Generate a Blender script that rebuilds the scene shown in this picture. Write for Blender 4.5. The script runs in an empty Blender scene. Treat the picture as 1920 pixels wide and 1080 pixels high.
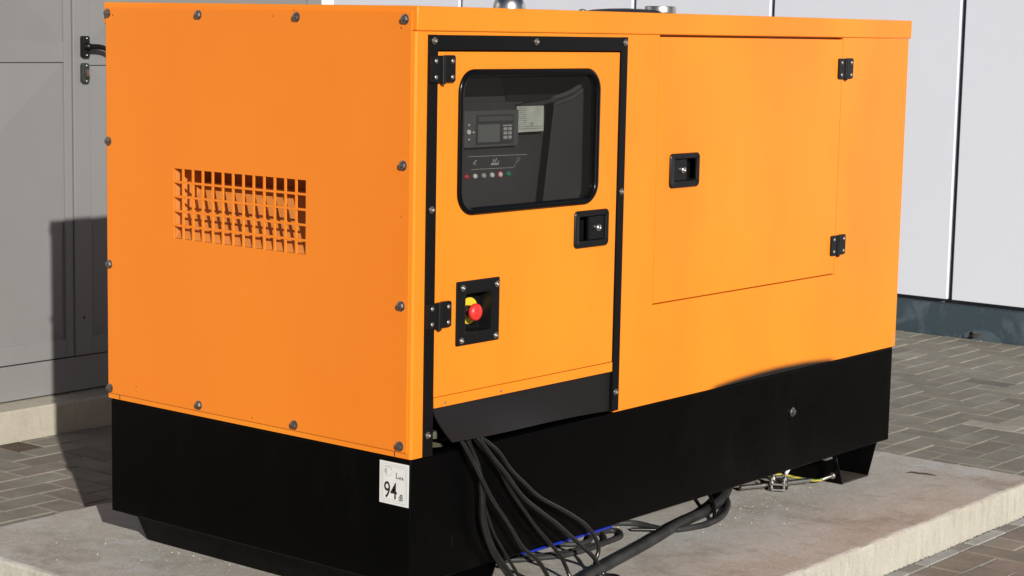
import bpy, bmesh, math, random
from mathutils import Vector, Matrix
random.seed(7)
PI = math.pi
sc = bpy.context.scene
COL = sc.collection
ZO = 0.52            # the canopy's lower edge stands 0.52 m above the paving
W3 = {}              # origin of every object in scene space

# ------------------------------------------------------------------ materials
def new_mat(name):
    m = bpy.data.materials.new(name); m.use_nodes = True
    nt = m.node_tree; b = nt.nodes['Principled BSDF']
    return m, nt, b

def simple(name, col, rough=0.5, metal=0.0, spec=0.5, bump=0.0, bscale=200, var=0.0, vscale=8, coat=0.0):
    m, nt, b = new_mat(name)
    b.inputs['Base Color'].default_value = (*col, 1)
    b.inputs['Roughness'].default_value = rough
    b.inputs['Metallic'].default_value = metal
    b.inputs['Specular IOR Level'].default_value = spec
    b.inputs['Coat Weight'].default_value = coat
    tc = nt.nodes.new('ShaderNodeTexCoord')
    if var > 0:
        n = nt.nodes.new('ShaderNodeTexNoise'); n.inputs['Scale'].default_value = vscale; n.inputs['Detail'].default_value = 6
        nt.links.new(tc.outputs['Object'], n.inputs['Vector'])
        r = nt.nodes.new('ShaderNodeMapRange'); r.inputs[1].default_value = 0.3; r.inputs[2].default_value = 0.7
        r.inputs[3].default_value = 1 - var; r.inputs[4].default_value = 1 + var
        nt.links.new(n.outputs['Fac'], r.inputs[0])
        mx = nt.nodes.new('ShaderNodeVectorMath'); mx.operation = 'SCALE'; mx.inputs[0].default_value = col
        nt.links.new(r.outputs[0], mx.inputs['Scale']); nt.links.new(mx.outputs[0], b.inputs['Base Color'])
    if bump > 0:
        n2 = nt.nodes.new('ShaderNodeTexNoise'); n2.inputs['Scale'].default_value = bscale; n2.inputs['Detail'].default_value = 3
        nt.links.new(tc.outputs['Object'], n2.inputs['Vector'])
        bp = nt.nodes.new('ShaderNodeBump'); bp.inputs['Strength'].default_value = 1.0; bp.inputs['Distance'].default_value = bump
        nt.links.new(n2.outputs['Fac'], bp.inputs['Height']); nt.links.new(bp.outputs[0], b.inputs['Normal'])
    return m

class G:
    """tiny node-graph helper"""
    def __init__(s, nt): s.nt = nt; s.tc = nt.nodes.new('ShaderNodeTexCoord')
    def noise(s, scale, detail=5, rough=0.55, vec=None, stretch=None, dist=0.0):
        n = s.nt.nodes.new('ShaderNodeTexNoise'); n.inputs['Scale'].default_value = scale
        n.inputs['Detail'].default_value = detail; n.inputs['Roughness'].default_value = rough; n.inputs['Distortion'].default_value = dist
        v = vec or s.tc.outputs['Object']
        if stretch:
            mp = s.nt.nodes.new('ShaderNodeMapping'); mp.inputs['Scale'].default_value = stretch
            s.nt.links.new(v, mp.inputs['Vector']); v = mp.outputs[0]
        s.nt.links.new(v, n.inputs['Vector']); return n.outputs['Fac']
    def voro(s, scale, vec=None):
        n = s.nt.nodes.new('ShaderNodeTexVoronoi'); n.inputs['Scale'].default_value = scale
        s.nt.links.new(vec or s.tc.outputs['Object'], n.inputs['Vector']); return n
    def rng(s, v, a, b, c=0.0, d=1.0, smooth=False):
        r = s.nt.nodes.new('ShaderNodeMapRange')
        if smooth: r.interpolation_type = 'SMOOTHSTEP'
        for i, x in enumerate((a, b, c, d)): r.inputs[i + 1].default_value = x
        s.nt.links.new(v, r.inputs[0]); return r.outputs[0]
    def math(s, op, a, b=None, clamp=False):
        m = s.nt.nodes.new('ShaderNodeMath'); m.operation = op; m.use_clamp = clamp
        for i, x in enumerate((a, b)):
            if x is None: continue
            if isinstance(x, (int, float)): m.inputs[i].default_value = x
            else: s.nt.links.new(x, m.inputs[i])
        return m.outputs[0]
    def mix(s, f, a, b):
        m = s.nt.nodes.new('ShaderNodeMix'); m.data_type = 'RGBA'
        for i, x in ((0, f), (6, a), (7, b)):
            if isinstance(x, (int, float)): m.inputs[i].default_value = x
            elif isinstance(x, tuple): m.inputs[i].default_value = (*x, 1)
            else: s.nt.links.new(x, m.inputs[i])
        return m.outputs[2]
    def xyz(s):
        n = s.nt.nodes.new('ShaderNodeSeparateXYZ'); s.nt.links.new(s.tc.outputs['Object'], n.inputs[0]); return n.outputs
    def bump(s, h, dist, b, prev=None):
        n = s.nt.nodes.new('ShaderNodeBump'); n.inputs['Distance'].default_value = dist; n.inputs['Strength'].default_value = 1
        s.nt.links.new(h, n.inputs['Height'])
        if prev: s.nt.links.new(prev, n.inputs['Normal'])
        if b: s.nt.links.new(n.outputs[0], b.inputs['Normal'])
        return n.outputs[0]
    def to(s, v, sock): s.nt.links.new(v, sock)

ROOT = Vector((1.175, 0.55, -0.415))      # generator root, in working coordinates
ORANGE = (0.90, 0.285, 0.018)

def orange_mat(name, chips=0.0, smudge=False, lo=(0.845, 0.222, 0.016), hi=(0.875, 0.240, 0.018)):
    m, nt, b = new_mat(name); g = G(nt)
    base = g.mix(g.rng(g.noise(2.3, 4, .5, stretch=(1, 1, .45)), .34, .66), lo, hi)
    scr = g.rng(g.noise(9, 3, .5, stretch=(2.2, 2.2, .5), dist=1.5), .74, .76, 0, .16); base = g.mix(scr, base, (0.45, 0.10, 0.01))
    # faint vertical rub marks and dust
    d = g.rng(g.noise(5, 8, .7, stretch=(3, 3, .35)), .55, .78, 0, .10)
    base = g.mix(d, base, (0.76, 0.26, 0.05))
    if chips:
        o = g.xyz(); ay = g.math('ABSOLUTE', g.math('SUBTRACT', g.math('ADD', o[1], ROOT.y), .5485)); az = g.math('ABSOLUTE', g.math('SUBTRACT', g.math('ADD', o[2], ROOT.z), .526))
        edge = g.math('MAXIMUM', g.math('GREATER_THAN', ay, .505), g.math('GREATER_THAN', az, .478))
        v = g.voro(34, None); r = g.rng(g.math('ADD', v.outputs['Distance'], g.math('MULTIPLY', g.math('SUBTRACT', g.noise(150, 3), .5), .25)), .07, .12, 1, 0)
        sep = nt.nodes.new('ShaderNodeSeparateColor'); nt.links.new(v.outputs['Color'], sep.inputs[0])
        pick = g.math('GREATER_THAN', g.math('ADD', sep.outputs[0], g.math('MULTIPLY', edge, .036)), chips)
        base = g.mix(g.math('MULTIPLY', g.math('MULTIPLY', r, pick), edge), base, (0.20, 0.055, 0.01))
    if smudge:   # black overspray along the lower edge of the long side
        o = g.xyz()
        x = g.math('ADD', o[0], ROOT.x); z = g.math('ADD', o[2], ROOT.z)
        t = g.math('DIVIDE', g.math('SUBTRACT', x, 1.61), 0.37)
        h = g.math('MULTIPLY', g.math('SUBTRACT', 1.0, g.math('MULTIPLY', t, t)), 0.017)
        h = g.math('ADD', h, g.math('MULTIPLY', g.math('SUBTRACT', g.noise(5, 2), .5), .004))
        k = g.rng(g.math('SUBTRACT', h, z), -0.014, 0.009, 0, 1, True)
        k = g.math('MULTIPLY', k, g.rng(g.math('ABSOLUTE', t), 0.85, 1.0, 1, 0))
        base = g.mix(k, base, (0.010, 0.009, 0.008))
    g.to(base, b.inputs['Base Color'])
    g.to(g.rng(g.noise(3, 5), .3, .7, .34, .44), b.inputs['Roughness'])
    b.inputs['Specular IOR Level'].default_value = 0.38
    p = g.bump(g.noise(2.2, 2, .4, stretch=(1, 1, .6)), .0035, None)
    g.bump(g.noise(420, 2), .00006, b, p)
    return m

M = {}
M['orange'] = orange_mat('orange_paint', smudge=True, lo=(0.85, 0.232, 0.015), hi=(0.885, 0.276, 0.018))  # wide lo-hi tone drift imitates soft reflections on the long side
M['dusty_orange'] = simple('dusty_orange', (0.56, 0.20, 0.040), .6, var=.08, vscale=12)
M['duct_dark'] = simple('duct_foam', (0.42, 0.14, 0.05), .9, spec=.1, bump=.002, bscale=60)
M['orange_end'] = orange_mat('orange_end_paint', chips=0.9975)
m, nt, b = new_mat('black_paint'); g = G(nt)
dust = g.math('MULTIPLY', g.rng(g.noise(3.2, 8, .7, stretch=(1.4, 1.4, .5)), .52, .80, 0, .10), g.rng(g.noise(60, 5, .7), .4, .7, .3, 1))
scr = g.rng(g.noise(11, 3, .5, stretch=(4, 4, .28), dist=1.2), .745, .765, 0, .35)
c = g.mix(dust, (0.0018, 0.0018, 0.0019), (0.055, 0.05, 0.045)); c = g.mix(scr, c, (0.03, 0.03, 0.03))
g.to(c, b.inputs['Base Color']); g.to(g.rng(g.noise(5, 5), .3, .7, .22, .36), b.inputs['Roughness']); b.inputs['Specular IOR Level'].default_value = .065
g.bump(g.noise(2.5, 3), .002, b); M['black'] = m
M['black_trim'] = simple('black_trim', (0.0045, 0.0045, 0.005), 0.42, spec=0.20, bump=.00008, bscale=300)
M['plastic'] = simple('black_plastic', (0.0065, 0.0065, 0.007), 0.36, spec=0.28, bump=.00006, bscale=500)
M['rubber'] = simple('rubber', (0.013, 0.013, 0.0135), 0.55, spec=0.4, bump=.0003, bscale=60)
M['gasket'] = simple('gasket_rubber', (0.0035, 0.0035, 0.004), 0.22, spec=0.22)
M['flap'] = simple('flap_rubber', (0.0125, 0.0115, 0.0115), 0.45, spec=0.25, bump=.0012, bscale=9, var=.15, vscale=5)
M['zinc'] = simple('zinc', (0.50, 0.485, 0.46), 0.38, metal=1.0, var=.2, vscale=120)
M['steel_dark'] = simple('weathered_steel', (0.30, 0.29, 0.28), 0.42, metal=1.0, var=.3, vscale=90)
M['chrome'] = simple('chrome', (0.70, 0.68, 0.65), 0.28, metal=1.0, bump=.0004, bscale=30)
M['alu_cap'] = simple('cap_metal', (0.55, 0.53, 0.49), 0.35, metal=1.0)
M['red'] = simple('red_plastic', (0.80, 0.035, 0.030), 0.38)
M['yellow'] = simple('yellow_plate', (0.80, 0.56, 0.03), 0.45)
M['white'] = simple('white_label', (0.74, 0.74, 0.72), 0.45, var=.04, vscale=30)
M['ink'] = simple('black_ink', (0.012, 0.012, 0.012), 0.5)
M['ink_grey'] = simple('grey_ink', (0.30, 0.30, 0.30), 0.5)
M['cabinet'] = simple('cabinet_grey', (0.062, 0.060, 0.060), 0.55, bump=.0002, bscale=150, var=.15, vscale=4)
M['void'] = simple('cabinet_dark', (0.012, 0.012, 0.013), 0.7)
M['ctrl'] = simple('controller_shell', (0.115, 0.115, 0.115), 0.5)
M['ctrl_dark'] = simple('controller_face', (0.06, 0.06, 0.062), 0.5)
M['lcd'] = simple('lcd_glass', (0.17, 0.18, 0.175), 0.3)
M['paleplate'] = simple('data_plate', (0.62, 0.66, 0.58), 0.45, var=.12, vscale=25)
M['btn_white'] = simple('button_white', (0.80, 0.80, 0.78), 0.4)
M['btn_grey'] = simple('button_grey', (0.48, 0.48, 0.46), 0.4)
M['btn_green'] = simple('button_green', (0.02, 0.30, 0.15), 0.4)
M['btn_red'] = simple('button_red', (0.70, 0.03, 0.05), 0.4)
M['arc_grey'] = simple('reflection_grey', (0.085, 0.083, 0.08), 0.5)
M['cable'] = simple('cable_rubber', (0.010, 0.0097, 0.0094), 0.27, spec=0.6, bump=.0004, bscale=45, var=.3, vscale=25)
M['conduit'] = simple('conduit_rubber', (0.030, 0.030, 0.030), 0.5, spec=0.3, bump=.0006, bscale=60, var=.35, vscale=18)
M['blue'] = simple('blue_plastic', (0.008, 0.024, 0.33), 0.4)
M['olive'] = simple('olive_metal', (0.06, 0.058, 0.038), 0.6, var=.3, vscale=40)
M['twig'] = simple('twig', (0.055, 0.04, 0.03), 0.9)
M['leaf'] = simple('dry_leaf', (0.035, 0.018, 0.014), 0.8)
M['gap'] = simple('joint_dark', (0.02, 0.021, 0.024), 0.8)
M['shade_brown'] = simple('shaded_slab_brown', (0.055, 0.046, 0.036), .8, spec=.2, var=.3, vscale=20)  # shade inside the foot, put into the colour
M['back_blue'] = simple('joint_backing', (0.07, 0.078, 0.10), .7)
M['lock'] = simple('lock_body', (0.022, 0.028, 0.024), 0.45, var=.4, vscale=60)
M['keyway'] = simple('lock_cylinder', (0.45, 0.36, 0.32), 0.3, metal=1.0)

# tinted glazing: thin pane, seen straight through plus a mirror layer
m, nt, b = new_mat('tinted_pane'); nt.nodes.remove(b)
tr = nt.nodes.new('ShaderNodeBsdfTransparent'); tr.inputs[0].default_value = (0.78, 0.78, 0.78, 1)
gl = nt.nodes.new('ShaderNodeBsdfGlossy'); gl.inputs['Roughness'].default_value = 0.02; gl.inputs[0].default_value = (1, 1, 1, 1)
fr = nt.nodes.new('ShaderNodeFresnel'); fr.inputs[0].default_value = 1.5
mx = nt.nodes.new('ShaderNodeMixShader')
ge = nt.nodes.new('ShaderNodeNewGeometry'); mm_ = nt.nodes.new('ShaderNodeMath'); mm_.operation = 'SUBTRACT'; mm_.inputs[0].default_value = 1.0
nt.links.new(ge.outputs['Backfacing'], mm_.inputs[1]); mf = nt.nodes.new('ShaderNodeMath'); mf.operation = 'MULTIPLY'
nt.links.new(fr.outputs[0], mf.inputs[0]); nt.links.new(mm_.outputs[0], mf.inputs[1])
nt.links.new(mf.outputs[0], mx.inputs[0]); nt.links.new(tr.outputs[0], mx.inputs[1]); nt.links.new(gl.outputs[0], mx.inputs[2])
df = nt.nodes.new('ShaderNodeBsdfDiffuse'); df.inputs[0].default_value = (.75, .74, .72, 1)  # slight diffuse haze standing in for the reflected veil on the pane
m2 = nt.nodes.new('ShaderNodeMixShader'); m2.inputs[0].default_value = .004
nt.links.new(mx.outputs[0], m2.inputs[1]); nt.links.new(df.outputs[0], m2.inputs[2])
nt.links.new(m2.outputs[0], nt.nodes['Material Output'].inputs[0]); M['glass'] = m

# yellow/green earth wire: helical stripe
m, nt, b = new_mat('earth_wire'); g = G(nt); o = g.xyz()
st = g.math('GREATER_THAN', g.math('FRACT', g.math('MULTIPLY', g.math('ADD', o[2], g.math('MULTIPLY', o[1], .15)), 130.0)), .55)
g.to(g.mix(st, (0.50, 0.34, 0.035), (0.09, 0.20, 0.02)), b.inputs['Base Color']); b.inputs['Roughness'].default_value = .45
M['wire'] = m

# concrete slab
def concrete(name, c0, c1, c2, streak=0.0, bump=.0025, top=False):
    m, nt, b = new_mat(name); g = G(nt)
    big = g.rng(g.noise(3.4 if top else 2.6, 7, .62), .32, .68)
    mid = g.rng(g.noise(28 if top else 17, 8, .75), .40, .72)
    c = g.mix(big, c0, c1); c = g.mix(g.math('MULTIPLY', mid, .55), c, c2)
    if top:
        c = g.mix(g.rng(g.noise(5.5, 6, .65), .46, .60, 0, .95), c, (0.52, 0.515, 0.49))
        c = g.mix(g.rng(g.noise(4.2, 7, .7, vec=None, stretch=(1.3, .8, 1)), .50, .64, 0, .60), c, (0.27, 0.23, 0.185))
        c = g.mix(g.rng(g.noise(38, 4, .6, stretch=(.5, 1.4, 1)), .56, .66, 0, .5), c, (0.56, 0.53, 0.46))
    fine = g.rng(g.noise(230, 4, .7), .35, .7, .80 if top else .86, 1.18 if top else 1.12)
    vm = nt.nodes.new('ShaderNodeVectorMath'); vm.operation = 'SCALE'
    nt.links.new(c, vm.inputs[0]); nt.links.new(fine, vm.inputs['Scale']); c = vm.outputs[0]
    if streak:
        s = g.rng(g.noise(20, 7, .75, stretch=(1.6, 1.6, .35)), .53, .72, 0, streak)
        c = g.mix(s, c, tuple(x * .45 for x in c0))
    else:
        pit = g.rng(g.noise(95, 5, .8), .57, .68, 0, .5)
        c = g.mix(pit, c, tuple(x * .42 for x in c0))
    g.to(c, b.inputs['Base Color']); b.inputs['Roughness'].default_value = .88; b.inputs['Specular IOR Level'].default_value = .25
    p = g.bump(g.noise(24, 8, .7), bump * (.22 if top else 1), None); g.bump(g.noise(150, 6, .8), bump * (.85 if top else .28), b, p)
    return m
M['slab_top'] = concrete('slab_concrete', (0.475, 0.43, 0.375), (0.495, 0.475, 0.435), (0.43, 0.40, 0.35), top=True)
M['slab_side'] = concrete('slab_edge_concrete', (0.47, 0.445, 0.375), (0.54, 0.515, 0.45), (0.45, 0.42, 0.355), streak=.6, bump=.002)
M['kerb'] = concrete('kerb_concrete', (0.375, 0.345, 0.275), (0.425, 0.395, 0.325), (0.33, 0.30, 0.24), streak=.25, bump=.002)

# pavers (tone comes from a per-stone attribute)
m, nt, b = new_mat('paver_stone'); g = G(nt)
at = nt.nodes.new('ShaderNodeAttribute'); at.attribute_name = 'tone'
f = g.rng(g.noise(8, 7, .7), .3, .7, .78, 1.20); f2 = g.rng(g.noise(190, 4, .7), .35, .7, .86, 1.12)
vm = nt.nodes.new('ShaderNodeVectorMath'); vm.operation = 'SCALE'
nt.links.new(at.outputs['Color'], vm.inputs[0]); nt.links.new(g.math('MULTIPLY', f, f2), vm.inputs['Scale'])
dirt = g.rng(g.noise(2.6, 8, .7), .48, .68, 0, .6)
g.to(g.mix(dirt, vm.outputs[0], (0.185, 0.168, 0.135)), b.inputs['Base Color'])
b.inputs['Roughness'].default_value = .85; b.inputs['Specular IOR Level'].default_value = .3
p = g.bump(g.noise(30, 6, .7), .0018, None); g.bump(g.noise(220, 4, .7), .0006, b, p)
M['paver'] = m
M['sand'] = simple('joint_sand', (0.175, 0.16, 0.13), .95, spec=.1, bump=.002, bscale=120, var=.3, vscale=20)
M['ground'] = simple('ground_far', (0.17, 0.16, 0.14), .9, spec=.2, bump=.002, bscale=30, var=.2, vscale=2)

# building skins
def painted(name, col, rough, var, wav, spec=.5, metal=0.0):
    m, nt, b = new_mat(name); g = G(nt)
    n = g.rng(g.noise(1.4, 6, .6), .3, .7, 1 - var, 1 + var)
    n = g.math('MULTIPLY', n, g.rng(g.noise(7, 7, .7, stretch=(1.5, 1.5, .6)), .3, .75, 1 + var * .5, 1 - var))
    vm = nt.nodes.new('ShaderNodeVectorMath'); vm.operation = 'SCALE'; vm.inputs[0].default_value = col
    nt.links.new(n, vm.inputs['Scale']); g.to(vm.outputs[0], b.inputs['Base Color'])
    b.inputs['Roughness'].default_value = rough; b.inputs['Metallic'].default_value = metal; b.inputs['Specular IOR Level'].default_value = spec
    g.bump(g.noise(1.8, 3, .5), wav, b)
    return m
M['door_grey'] = painted('grey_door_paint', (0.212, 0.212, 0.211), .34, .03, .0025, spec=.5)
M['panel_white'] = painted('white_cladding', (0.70, 0.725, 0.80), .5, .008, .0006)
M['post_white'] = simple('white_post', (0.80, 0.80, 0.78), .4)
m, nt, b = new_mat('slate_plinth'); g = G(nt)
k = g.rng(g.noise(4.5, 7, .6, dist=.8), .50, .60, 0, .8); k2 = g.rng(g.noise(22, 7, .75, stretch=(1, 1, .5)), .58, .70, 0, .5)
c = g.mix(k, (0.040, 0.062, 0.078), (0.085, 0.115, 0.135)); c = g.mix(k2, c, (0.13, 0.165, 0.185))
g.to(c, b.inputs['Base Color']); b.inputs['Roughness'].default_value = .6
g.bump(g.noise(40, 5), .0012, b); M['slate'] = m

# ------------------------------------------------------------------ objects
def _link(name, me, parent, org):
    o = bpy.data.objects.new(name, me); COL.objects.link(o)
    org = Vector(org)
    W3[o] = org
    if parent is not None:
        o.parent = parent; o.location = org - W3[parent]
    else:
        o.location = org + Vector((0, 0, ZO))
    return o

def tag(o, label=None, cat=None, group=None, kind=None):
    if label: o['label'] = label
    if cat: o['category'] = cat
    if group: o['group'] = group
    if kind: o['kind'] = kind
    return o

def thing(name, org, label, cat, group=None):
    return tag(_link(name, None, None, org), label, cat, group)

def shade(me, angle):
    # small bevel faces are smooth, broad flat faces keep their own normal
    me.set_sharp_from_angle(angle=math.radians(angle)); me.polygons.foreach_set('use_smooth', [p.area < .0012 for p in me.polygons])

def obj(name, bm, mat, parent=None, org=None, smooth=True, angle=32):
    if org is None: org = W3[parent] if parent is not None else Vector((0, 0, 0))
    org = Vector(org)
    bmesh.ops.remove_doubles(bm, verts=bm.verts, dist=1e-6)
    bmesh.ops.recalc_face_normals(bm, faces=bm.faces)
    bmesh.ops.translate(bm, verts=bm.verts, vec=-org)
    me = bpy.data.meshes.new(name); bm.to_mesh(me); bm.free()
    for mm in (mat if isinstance(mat, (list, tuple)) else [mat]): me.materials.append(mm)
    if smooth:
        shade(me, angle)
    return _link(name, me, parent, org)

def box(bm, x0, x1, y0, y1, z0, z1, bev=0.0, seg=2, edges=None):
    vs = [bm.verts.new((x, y, z)) for x in (x0, x1) for y in (y0, y1) for z in (z0, z1)]
    F = [(0, 1, 3, 2), (4, 6, 7, 5), (0, 4, 5, 1), (2, 3, 7, 6), (0, 2, 6, 4), (1, 5, 7, 3)]
    fs = [bm.faces.new([vs[i] for i in f]) for f in F]
    if bev:
        es = set(e for f in fs for e in f.edges)
        if edges == 'z': es = [e for e in es if abs(e.verts[0].co.z - e.verts[1].co.z) > 1e-7]
        bmesh.ops.bevel(bm, geom=list(es), offset=bev, segments=seg, affect='EDGES', profile=.5)
    return bm

def BM(): return bmesh.new()
def bx(*a, **k): return box(BM(), *a, **k)

def place(axis, u, v, d):
    # 'y': shape lies in x-z, depth along y ; 'x': shape lies in y-z, depth along x ; 'z': x-y, depth z
    return {'y': (u, d, v), 'x': (d, u, v), 'z': (u, v, d)}[axis]

def rrect(u0, u1, v0, v1, r, n=6):
    pts = []
    for cu, cv, a in ((u1 - r, v1 - r, 0), (u0 + r, v1 - r, 90), (u0 + r, v0 + r, 180), (u1 - r, v0 + r, 270)):
        for i in range(n + 1):
            t = math.radians(a + 90 * i / n); pts.append((cu + r * math.cos(t), cv + r * math.sin(t)))
    return pts

def prism(bm, pts, axis, d0, d1, cham=0.0):
    """solid from an outline; the d0 side can be chamfered"""
    cu = sum(p[0] for p in pts) / len(pts); cv = sum(p[1] for p in pts) / len(pts)
    n = len(pts)
    def shrink(c):
        out = []
        for i in range(n):
            a, b_, c_ = pts[i - 1], pts[i], pts[(i + 1) % n]
            tx, ty = c_[0] - a[0], c_[1] - a[1]; l = math.hypot(tx, ty) or 1
            nx, ny = ty / l, -tx / l
            if (b_[0] - cu) * nx + (b_[1] - cv) * ny < 0: nx, ny = -nx, -ny
            out.append((b_[0] - nx * c, b_[1] - ny * c))
        return out
    loops = []
    if cham:
        s = 1 if d1 > d0 else -1
        for c, dd in ((cham, 0), (cham * .3, cham * .3), (0, cham)): loops.append(([*shrink(c)], d0 + s * dd))
    else: loops.append((pts, d0))
    loops.append((pts, d1))
    L = [[bm.verts.new(place(axis, u, v, d)) for u, v in p] for p, d in loops]
    for a, b_ in zip(L, L[1:]):
        for i in range(n): bm.faces.new((a[i], a[(i + 1) % n], b_[(i + 1) % n], b_[i]))
    bm.faces.new(L[0]); bm.faces.new(L[-1])
    return bm

def ring(bm, outer, inner, axis, d0, d1):
    n = len(outer)
    V = [[bm.verts.new(place(axis, u, v, d)) for u, v in p] for p, d in ((outer, d0), (inner, d0), (inner, d1), (outer, d1))]
    for k in range(4):
        a, b_ = V[k], V[(k + 1) % 4]
        for i in range(n): bm.faces.new((a[i], a[(i + 1) % n], b_[(i + 1) % n], b_[i]))
    return bm

def sweep_ring(bm, path, axis, d, prof):
    """closed path in a plane; prof = list of (offset outward, depth)"""
    n = len(path); cu = sum(p[0] for p in path) / n; cv = sum(p[1] for p in path) / n
    L = []
    for off, dep in prof:
        row = []
        for i in range(n):
            a, b_, c_ = path[i - 1], path[i], path[(i + 1) % n]
            tx, ty = c_[0] - a[0], c_[1] - a[1]; l = math.hypot(tx, ty) or 1
            nx, ny = ty / l, -tx / l
            if (b_[0] - cu) * nx + (b_[1] - cv) * ny < 0: nx, ny = -nx, -ny
            row.append(bm.verts.new(place(axis, b_[0] + nx * off, b_[1] + ny * off, d + dep)))
        L.append(row)
    m_ = len(L)
    for k in range(m_):
        a, b_ = L[k], L[(k + 1) % m_]
        for i in range(n): bm.faces.new((a[i], a[(i + 1) % n], b_[(i + 1) % n], b_[i]))
    return bm

def lathe(bm, c, axis, prof, n=24, sgn=1):
    """prof: (radius, height) ; axis direction 'x','y','z' with sign"""
    L = []
    for r, h in prof:
        row = []
        for i in range(n):
            t = 2 * PI * i / n; a, b_ = r * math.cos(t), r * math.sin(t)
            p = {'x': (sgn * h, a, b_), 'y': (a, sgn * h, b_), 'z': (a, b_, sgn * h)}[axis]
            row.append(bm.verts.new((c[0] + p[0], c[1] + p[1], c[2] + p[2])))
        L.append(row)
    for a, b_ in zip(L, L[1:]):
        for i in range(n): bm.faces.new((a[i], a[(i + 1) % n], b_[(i + 1) % n], b_[i]))
    bm.faces.new(L[0]); bm.faces.new(L[-1])
    return bm

def catmull(P, per=8):
    out = []; n = len(P); P = [Vector(p) for p in P]
    for i in range(n - 1):
        p0 = P[max(i - 1, 0)]; p1 = P[i]; p2 = P[i + 1]; p3 = P[min(i + 2, n - 1)]
        for k in range(per):
            t = k / per; t2 = t * t; t3 = t2 * t
            out.append(.5 * ((2 * p1) + (p2 - p0) * t + (2 * p0 - 5 * p1 + 4 * p2 - p3) * t2 + (3 * p1 - p0 - 3 * p2 + p3) * t3))
    out.append(P[-1]); return out

def tube(bm, P, r, n=10, per=8, radii=None):
    pts = catmull(P, per) if per > 1 else [Vector(p) for p in P]
    up = Vector((.3, -1, .2)).normalized(); rows = []
    for i, p in enumerate(pts):
        t = (pts[min(i + 1, len(pts) - 1)] - pts[max(i - 1, 0)]).normalized()
        a = (up - t * up.dot(t)).normalized(); b_ = t.cross(a); up = a
        rr = r if radii is None else radii(i / (len(pts) - 1))
        rows.append([bm.verts.new(p + a * rr * math.cos(2 * PI * k / n) + b_ * rr * math.sin(2 * PI * k / n)) for k in range(n)])
    for a, b_ in zip(rows, rows[1:]):
        for k in range(n): bm.faces.new((a[k], a[(k + 1) % n], b_[(k + 1) % n], b_[k]))
    bm.faces.new(rows[0]); bm.faces.new(rows[-1])
    return bm

def cut(o, cutters):
    """boolean-subtract bmesh solids given in working coordinates"""
    for bm in cutters:
        bmesh.ops.recalc_face_normals(bm, faces=bm.faces)
        bmesh.ops.translate(bm, verts=bm.verts, vec=-W3[o])
        me = bpy.data.meshes.new('cutter'); bm.to_mesh(me); bm.free()
        c = bpy.data.objects.new('cutter', me); COL.objects.link(c)
        c.matrix_world = Matrix.Identity(4)
        par, loc = o.parent, o.location.copy()
        o.parent = None; o.location = (0, 0, 0)
        md = o.modifiers.new('b', 'BOOLEAN'); md.operation = 'DIFFERENCE'; md.solver = 'EXACT'; md.object = c
        dg = bpy.context.evaluated_depsgraph_get(); dg.update()
        nm = bpy.data.meshes.new_from_object(o.evaluated_get(dg))
        o.modifiers.clear(); old = o.data; mats = list(old.materials); o.data = nm; nm.name = old.name
        if not nm.materials:
            for mm in mats: nm.materials.append(mm)
        bpy.data.meshes.remove(old)
        bpy.data.objects.remove(c); bpy.data.meshes.remove(me)
        o.parent = par; o.location = loc
    shade(o.data, 32)

def dup(o, parent, delta, label=None):
    """copy an object and its children; delta moves it"""
    c = o.copy(); COL.objects.link(c); c.parent = parent; c.location = o.location + Vector(delta)
    W3[c] = W3[o] + Vector(delta)
    if label: c['label'] = label
    for ch in [x for x in W3 if x.parent is o]:
        k = ch.copy(); COL.objects.link(k); k.parent = c; W3[k] = W3[ch] + Vector(delta)
    return c

# ------------------------------------------------------------------ setting: ground and paving
GZ = -0.52
bm = BM(); s = 400
vs = [bm.verts.new(p) for p in ((-s, -s, GZ - .03), (s, -s, GZ - .03), (s, s, GZ - .03), (-s, s, GZ - .03))]; bm.faces.new(vs)
tag(obj('ground', bm, M['ground'], smooth=False), kind='structure')
bm = BM()
vs = [bm.verts.new(p) for p in ((-3.2, -3.4, GZ - .005), (5.76, -3.4, GZ - .005), (5.76, 7.8, GZ - .005), (-3.2, 7.8, GZ - .005))]; bm.faces.new(vs)
tag(obj('sand_bed', bm, M['sand'], smooth=False), kind='structure')

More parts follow.
